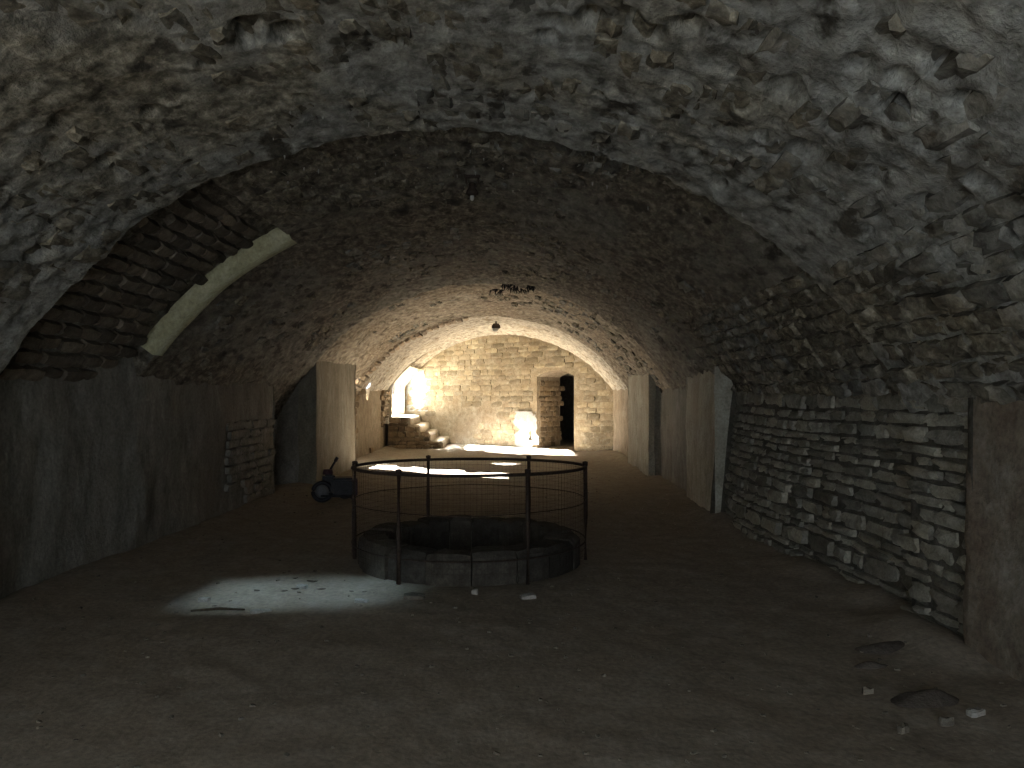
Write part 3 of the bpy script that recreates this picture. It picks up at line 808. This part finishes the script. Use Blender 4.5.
xt = vault_x_at(DOOR_TOP, 24) + 0.1
link('lintel', mesh('lintel', [np.array(v) - O2 for v in ((XL - .4, DOORD[0], DOOR_TOP + .45), (xt, DOORD[0], DOOR_TOP), (xt, DOORD[1], DOOR_TOP), (XL - .4, DOORD[1], DOOR_TOP + .45))], [(0, 1, 2, 3)]), M_STEP, d2)
mb = MB(); mb.box((XL - 3.2, DOORD[0] - .8, 0.72), (XL + 0.05, DOORD[1] + .35, 0.87))
mb.v = [tuple(np.array(v) - O2) for v in mb.v]; mb.build('threshold', M_STEP, d2)
mb = MB(); mb.box((XL - .42, DOORD[1] - 0.10, 1.55), (XL - .30, DOORD[1] - 0.02, 2.15)); mb.v = [tuple(np.array(v) - O2) for v in mb.v]
o = mb.build('iron_shutter', M_GREY, d2); o['label'] = 'narrow grey shutter at the edge of the bright opening'

st = empty('stone_staircase', (XL, 23.2, 0)); tag(st, 'short flight of worn stone steps with rubble side below the bright doorway', 'stairs')
OS = np.array(st.location)
fronts = [-2.02, -2.36, -2.66, -2.97]
for i, xf in enumerate(fronts):
    zt = 0.225 * (i + 1) - 0.01
    mb = MB(); n = 9
    dn = 21.95 + 0.10 * i; df = bw_d(xf) - 0.03
    pts = []
    for t in np.linspace(0, 1, n):
        d = dn + (df - dn) * t
        wv = 0.05 * float(fbm(np.array([i * 3.0, d, 0]), 2, 2, 91)); hz = 0.025 * float(fbm(np.array([i * 3.0, d, 9.]), 2.5, 2, 92)) - 0.03 * math.sin(t * math.pi)
        xb = fronts[i + 1] - 0.12 if i < 3 else XL - 0.02
        pts.append([(xf + wv + .03, d, zt - 0.235 if i else -0.06), (xf + wv + .03, d, zt - 0.05 + hz), (xf + wv - .02, d, zt + hz), (xb, d, zt + hz * .5), (xb, d, zt - .235 if i else -.06)])
    V = [np.array(q) - OS for r in pts for q in r]; m5 = 5
    F = [(a * m5 + b, (a + 1) * m5 + b, (a + 1) * m5 + (b + 1) % m5, a * m5 + (b + 1) % m5) for a in range(n - 1) for b in range(m5)]
    F += [tuple(range(m5 - 1, -1, -1)), tuple((n - 1) * m5 + b for b in range(m5))]
    link('step', mesh('step', V, F), M_STEP, st)
mb = MB(); 
for i, xf in enumerate(fronts):
    mb.box((XL - .02, 22.06 + .1 * i, 0.225 * i - 0.05), (xf - 0.08, bw_d(XL) - 1.1, 0.225 * (i + 1) - 0.05))
mb.v = [tuple(np.array(v) - OS) for v in mb.v]; mb.build('rubble_core', M_RUBBLE, st)
sl = []; sset = stone_set('stair_stone_shape', M_RUBBLE, 6, 600, 0.16)
z = 0.0
while z < 0.86:
    ch = random.uniform(.09, .14); x = XL + 0.02
    lim = [xf for i, xf in enumerate(fronts) if 0.225 * (i + 1) > z + ch * .6]
    if not lim: break
    while x < lim[0] - 0.08:
        ln = min(random.uniform(.16, .38), lim[0] - x)
        q = (x + ln / 2, 22.0 + random.uniform(-.05, .03) + 0.08 * z, z + ch / 2)
        sl.append((stone_matrix(q, (1, 0, 0), 0, (0, -1, 0.05), ln - .01, ch, .16, random.uniform(-.08, .08)), px_size(q, ln, ch))); x += ln + .015
    z += ch + .012
lay_stones('side_stone', st, sset, sl, 300)

# ================================================================== UNSEEN WALL BEHIND THE CAMERA, DOORWAY ASSUMED
wf = empty('wall_front', (CX, -3.6, 0)); tag(wf, 'unseen wall behind the camera with an assumed broad open doorway', 'wall', kind='structure')
mb = MB()
for lo, hi in (((-4.4, -.25, -.15), (-1.45, .25, 3.9)), ((1.45, -.25, -.15), (4.4, .25, 3.9)), ((-1.45, -.25, 2.6), (1.45, .25, 3.9))): mb.box(lo, hi)
mb.build('masonry', M_PIER, wf)

# ================================================================== WELL AND RAILING
well = empty('well_curb', (WELL[0], WELL[1], 0)); tag(well, 'low round stone curb of the well inside the iron railing', 'well')
NS = 18; a = 0.15
for k in range(NS):
    da = 2 * math.pi / NS * random.uniform(0.86, 1.14) if k < NS - 1 else 2 * math.pi + 0.15 - a
    a1 = a + da - 0.012; n = 5
    hz = W_H + random.uniform(-.018, .014); ro = W_OUT + random.uniform(-.02, .02); ri = W_IN + random.uniform(-.02, .02)
    pts = []
    for t in np.linspace(0, 1, n):
        an = a + (a1 - a) * t; c, s = math.cos(an), math.sin(an); bz = 0.02 if t in (0, 1) else 0
        j = random.uniform(-.008, .008)
        pts.append([(ri * c, ri * s, -.12), (ro * c, ro * s, -.12), ((ro + j) * c, (ro + j) * s, hz - .035 - bz), ((ro - .035) * c, (ro - .035) * s, hz - bz * .6), ((ri + .03) * c, (ri + .03) * s, hz - bz * .6 + j), (ri * c, ri * s, hz - .03)])
    m6 = 6; V = [q for r in pts for q in r]
    F = [(p * m6 + b, p * m6 + (b + 1) % m6, (p + 1) * m6 + (b + 1) % m6, (p + 1) * m6 + b) for p in range(n - 1) for b in range(m6)] + [tuple(range(m6 - 1, -1, -1)), tuple((n - 1) * m6 + b for b in range(m6))]
    link('curb_stone', mesh('curb_stone', V, F), M_CURB, well)
    a += da
mb = MB(); mb.lathe([(W_IN + .03, 0.12), (W_IN + .02, -1.5), (W_IN, -3.6), (0.01, -3.6)], 32)
mb.v = [(v[0] + WELL[0], v[1] + WELL[1], v[2]) for v in mb.v]; mb.build('well_shaft', M_MORTAR, floor, True)

rail = empty('well_railing', (WELL[0], WELL[1], 0)); tag(rail, 'rusty round iron railing with wire netting around the well', 'railing')
RR = 1.06
def rail_z(an): return 0.855 - 0.02 * math.sin(an)                     # the top hoop dips a little at the back
ang = [2 * math.pi * k / 96 for k in range(96)]
MB().tube([(RR * math.cos(t) * (1 + .004 * math.sin(3 * t)), RR * math.sin(t), rail_z(t)) for t in ang], 0.014, 8, True).build('top_rail', M_IRON, rail, True)
MB().tube([(RR * math.cos(t), RR * math.sin(t), 0.56 + .004 * math.sin(5 * t)) for t in ang], 0.004, 6, True).build('middle_rail', M_IRON, rail, True)
MB().tube([(RR * math.cos(t), RR * math.sin(t), 0.20) for t in ang], 0.006, 6, True).build('bottom_rail', M_IRON, rail, True)
for k in range(6):
    t = math.radians((117, 58, 0, 241, 299, 178)[k])
    x, y = (RR + .004) * math.cos(t), (RR + .004) * math.sin(t)
    p = MB().tube([(x, y, -.04), (x * 1.004, y * 1.004, .4), (x, y, rail_z(t) + .035)], 0.019, 8).build('post', M_IRON, rail, True)
    MB().lathe([(0.0, .012), (.024, .006), (.026, 0), (.024, -.03), (.019, -.034)], 10, (x, y, rail_z(t) + .035)).build('post_cap', M_IRON, p, True)
mb = MB()
for k in range(150):
    t = 2 * math.pi * k / 150
    mb.tube([(RR * math.cos(t), RR * math.sin(t), .08), (RR * math.cos(t), RR * math.sin(t), rail_z(t))], 0.0009, 3)
for q in range(17):
    zq = .10 + .045 * q
    mb.tube([(RR * math.cos(t), RR * math.sin(t), zq) for t in ang], 0.0009, 3, True)
o = mb.build('wire_netting', M_IRON, rail); o['kind'] = 'stuff'

# ================================================================== SMALL WHEELED MACHINE BY THE LEFT WALL
mc = empty('wheeled_machine', (-2.50, 11.0, 0.0), math.radians(14)); tag(mc, 'small dark wheeled machine with raised handle standing by the left wall', 'machine')
for sx, nm in ((-0.20, 'wheel'), (0.13, 'wheel')):
    c = (sx, -0.10 if sx < 0 else 0.20, 0.155)
    ring = [(c[0] + 0.125 * math.cos(t), c[1], c[2] + 0.125 * math.sin(t)) for t in [2 * math.pi * k / 28 for k in range(28)]]
    w = MB().tube(ring, 0.03, 8, True).build('wheel', M_DARK, mc, True)
    MB().lathe([(0.0, -.03), (.05, -.028), (.09, -.012), (.095, 0), (.09, .014), (.03, .03), (0.0, .03)], 20, c, (0, 1, 0)).build('hub', M_GREY, w, True)
mb = MB(); mb.box((-0.08, -0.16, 0.10), (0.24, 0.14, 0.34)); b = mb.build('housing', M_DARK, mc, bevel=0.03)
mb = MB(); mb.box((-0.20, -0.02, 0.20), (-0.02, 0.16, 0.40)); mb.build('motor_cover', M_DARK, mc, bevel=0.04)
mb = MB(); mb.lathe([(0.0, -.02), (.07, -.02), (.075, 0), (.06, .05), (0, .055)], 16, (-0.12, 0.06, 0.40)); mb.build('filler_cap', M_MAROON, mc, True)
MB().tube([(-0.16, 0.10, 0.34), (-0.08, 0.08, 0.46), (0.0, 0.06, 0.60)], 0.016, 8).build('handle', M_DARK, mc, True)
h_ = MB().tube([(-0.02, 0.064, 0.565), (0.012, 0.057, 0.62)], 0.024, 8).build('grip', M_DARK, mc, True)
mb = MB(); mb.box((0.245, -0.13, 0.08), (0.285, 0.10, 0.33)); mb.build('end_plate', M_MAROON, mc, bevel=0.012)
for y in (-0.13, 0.11):
    MB().tube([(-0.22, y, 0.10), (0.0, y, 0.085), (0.20, y, 0.06), (0.23, y, -0.005)], 0.014, 6).build('skid', M_DARK, mc, True)

# ================================================================== THINGS ON THE VAULT
def vault_point(x, y, sink=0.0):
    s, d = px_vault(x, y); off = float(seg_off(np.array(d)))
    n = vnormal(np.array(s), np.array(d)); h = float(vault_disp(np.array(s), np.array(d))) * (1 - .35 * min(max((d - 9) / 8, 0), 1))
    return vpt(np.array(s), np.array(d), np.array(off)) - n * (h - sink), n
p, n = vault_point(496, 321)
lp = empty('ceiling_lamp', p); tag(lp, 'round dark bulkhead lamp hanging below the sunlit end of the vault', 'lamp')
MB().tube([(0, 0, 0.05), (0, 0, -0.06)], 0.022, 8).build('stem', M_IRON, lp, True)
MB().lathe([(0.02, 0.0), (.07, -.01), (.105, -.06), (.11, -.11), (.10, -.13), (.02, -.135)], 20, (0, 0, -0.05)).build('housing', M_IRON, lp, True)
MB().lathe([(.085, 0), (.08, -.03), (.055, -.065), (.0, -.08)], 18, (-0.02, 0, -0.18)).build('glass', M_GLASS, lp, True)
p, n = vault_point(472, 172)
br = empty('hanging_bracket', p); tag(br, 'rusty iron bracket with lamp holder hanging from the middle of the vault', 'bracket')
mb = MB(); mb.box((-.07, -.03, -.02), (.07, .03, .06)); mb.build('plate', M_IRON, br, bevel=.008)
for s in (-1, 1): MB().tube([(s * .055, 0, 0), (s * .05, 0, -.06), (s * .028, 0, -.10)], .011, 6).build('arm', M_IRON, br, True)
MB().lathe([(.012, 0), (.028, -.01), (.032, -.05), (.05, -.075), (.055, -.10), (.03, -.115), (0, -.115)], 14, (0, 0, -.06)).build('holder', M_IRON, br, True)
MB().lathe([(.016, 0), (.02, -.02), (.012, -.04), (0, -.045)], 12, (0, 0, -.175)).build('bulb', M_GLASS, br, True)
for i, (x, y, w) in enumerate(((497, 292, .10), (508, 288, .13), (518, 291, .12), (531, 290, .06))):
    p, n = vault_point(x, y - 3)
    mb = MB()
    for q in range(16):
        a0 = np.array([random.uniform(-w, w), random.uniform(-.04, .04), 0.03]); L = random.uniform(.05, .15)
        mb.tube([a0, a0 + np.array([random.uniform(-.03, .03), 0, -L * .5]), a0 + np.array([random.uniform(-.07, .07), random.uniform(-.03, .03), -L])], [.016, .012, .003], 5)
    o = mb.build('root_tuft', M_SOOT, None, True); o.location = p
    tag(o, ('leftmost black root tuft hanging from the vault above the round lamp', 'densest black root tuft, second from the left above the round lamp', 'black root tuft, third from the left above the round lamp', 'smallest black root tuft, at the right end above the round lamp')[i], 'roots', 'black root tufts on the vault')

# ================================================================== DEBRIS ON THE FLOOR
def px_floor(x, y):
    d = FPX * CAM_Z / (y - HOR); return (x - 512) / FPX * d, d
cs = stone_set('chip_shape', M_CHIP, 5, 700, 0.2)
def chip(x, y, w, hgt, label, group=None, mat=None, name='plaster_chip', cat='chip', ratio=0.6):
    X, d = px_floor(x, y); me = random.choice(cs).copy()
    if mat: me.materials.clear(); me.materials.append(mat)
    o = bpy.data.objects.new(name, me); COL.objects.link(o)
    a = random.uniform(-.5, .5)
    o.matrix_world = stone_matrix((X, d, fz(X, d) + hgt * 0.32), (math.cos(a), math.sin(a), 0), 0, (random.uniform(-.1, .1), random.uniform(-.1, .1), 1), w, w * ratio, hgt)
    return tag(o, label, cat, group)
chip(205, 601, .08, .03, 'pale plaster chip at the left end of the light patch')
chip(362, 602, .10, .028, 'whitish flat plaster chip at the right of the light patch')
chip(262, 611, .14, .022, 'long pale plaster flake at the front edge of the light patch', ratio=.35)
chip(303, 588, .08, .035, 'broken plaster lump in the middle of the light patch')
chip(972, 715, .075, .035, 'pale stone block on the earth at the foot of the right pier', name='stone_block', cat='stone')
chip(528, 597, .12, .03, 'pale flat flake in front of the well curb')
chip(475, 594, .05, .04, 'small pale pebble in front of the well curb', name='pebble', cat='stone')
chip(415, 598, .16, .03, 'grey rubble lump at the right tip of the light patch', mat=M_GRAVEL, name='rubble_lump', cat='stone')
chip(943, 722, .06, .04, 'small grey stone just left of the pale block', 'small stones near the right pier', M_GRAVEL, 'small_stone', 'stone')
chip(900, 728, .05, .04, 'small stone in front of the largest dark earth heap', 'small stones near the right pier', M_GRAVEL, 'small_stone', 'stone')
chip(865, 690, .05, .035, 'small stone between the dark earth heaps near the right wall', 'small stones near the right pier', M_GRAVEL, 'small_stone', 'stone')
def leaf(x, y, w):
    X, d = px_floor(x, y); n = 7; vs = []; c = random.uniform(.15, .45)
    for i in range(n):
        t = i / (n - 1) * 2 - 1; hw = 0.32 * (1 - abs(t) ** 1.7) * random.uniform(.75, 1.1); zc = c * t * t * 0.5
        vs += [(t * .5, -hw, zc + hw * c), (t * .5, 0, zc), (t * .5, hw, zc + hw * c * random.uniform(.5, 1.4))]
    fs = [(3 * i + j, 3 * i + j + 1, 3 * i + j + 4, 3 * i + j + 3) for i in range(n - 1) for j in range(2)]
    me = mesh('dead_leaf', vs + [(v[0], v[1], v[2] + .03) for v in vs], fs[:] + [tuple(3 * n + k for k in f[::-1]) for f in fs])
    o = link('dead_leaf', me, M_LEAF); o.location = (X, d, fz(X, d) + 0.003); o.scale = (w, w, w * .8); o.rotation_euler = (0, 0, random.uniform(-.9, .9))
    return tag(o, 'dark dead leaf curled on the light patch', 'leaf', 'dead leaves on the light patch')
for x, y, w in ((296, 590, .07), (313, 583, .10), (322, 590, .08), (285, 592, .06), (296, 580, .05), (352, 592, .05), (365, 593, .05), (258, 592, .07), (216, 606, .04), (300, 593, .05)):
    leaf(x, y, w)
X, d = px_floor(192, 612); X2, d2_ = px_floor(246, 610)
o = MB().tube([(X, d, fz(X, d) + .012), ((X + X2) / 2, (d + d2_) / 2 + .03, fz((X + X2) / 2, (d + d2_) / 2) + .02), (X2, d2_, fz(X2, d2_) + .012)], [.008, .010, .006], 6).build('twig', M_LEAF, None, True)
tag(o, 'thin dark twig across the front left of the light patch', 'twig')
def clod(x, y, w, dep, h, label):
    X, d = px_floor(x, y); n = 14; G = np.zeros((n, n, 3)); t = np.linspace(-1, 1, n)
    for i in range(n):
        for j in range(n):
            r = min(1, math.hypot(t[i], t[j])); q = np.array([X + t[i] * w, d + t[j] * dep, 0.])
            ww = 1 + .35 * float(fbm(q, 4, 2, 95))
            xx, dd = t[i] * w * ww, t[j] * dep * ww
            G[i, j] = (xx, dd, fz(X + xx, d + dd) - fz(X, d) - .012 + h * max(0, 1 - r ** 1.6) * (1 + .8 * float(fbm(q, 9, 2, 96))))
    o = link('earth_clod', grid_mesh('earth_clod', G, None, True, flip=True), M_CLOD); o.location = (X, d, fz(X, d))
    return tag(o, label, 'earth')
clod(922, 699, .20, .12, .05, 'dark earth heap nearest the pale block by the right pier')
clod(880, 650, .16, .10, .05, 'dark earth heap at the foot of the coursed right wall')
clod(868, 664, .14, .06, .035, 'thin dark earth streak in front of the right wall')
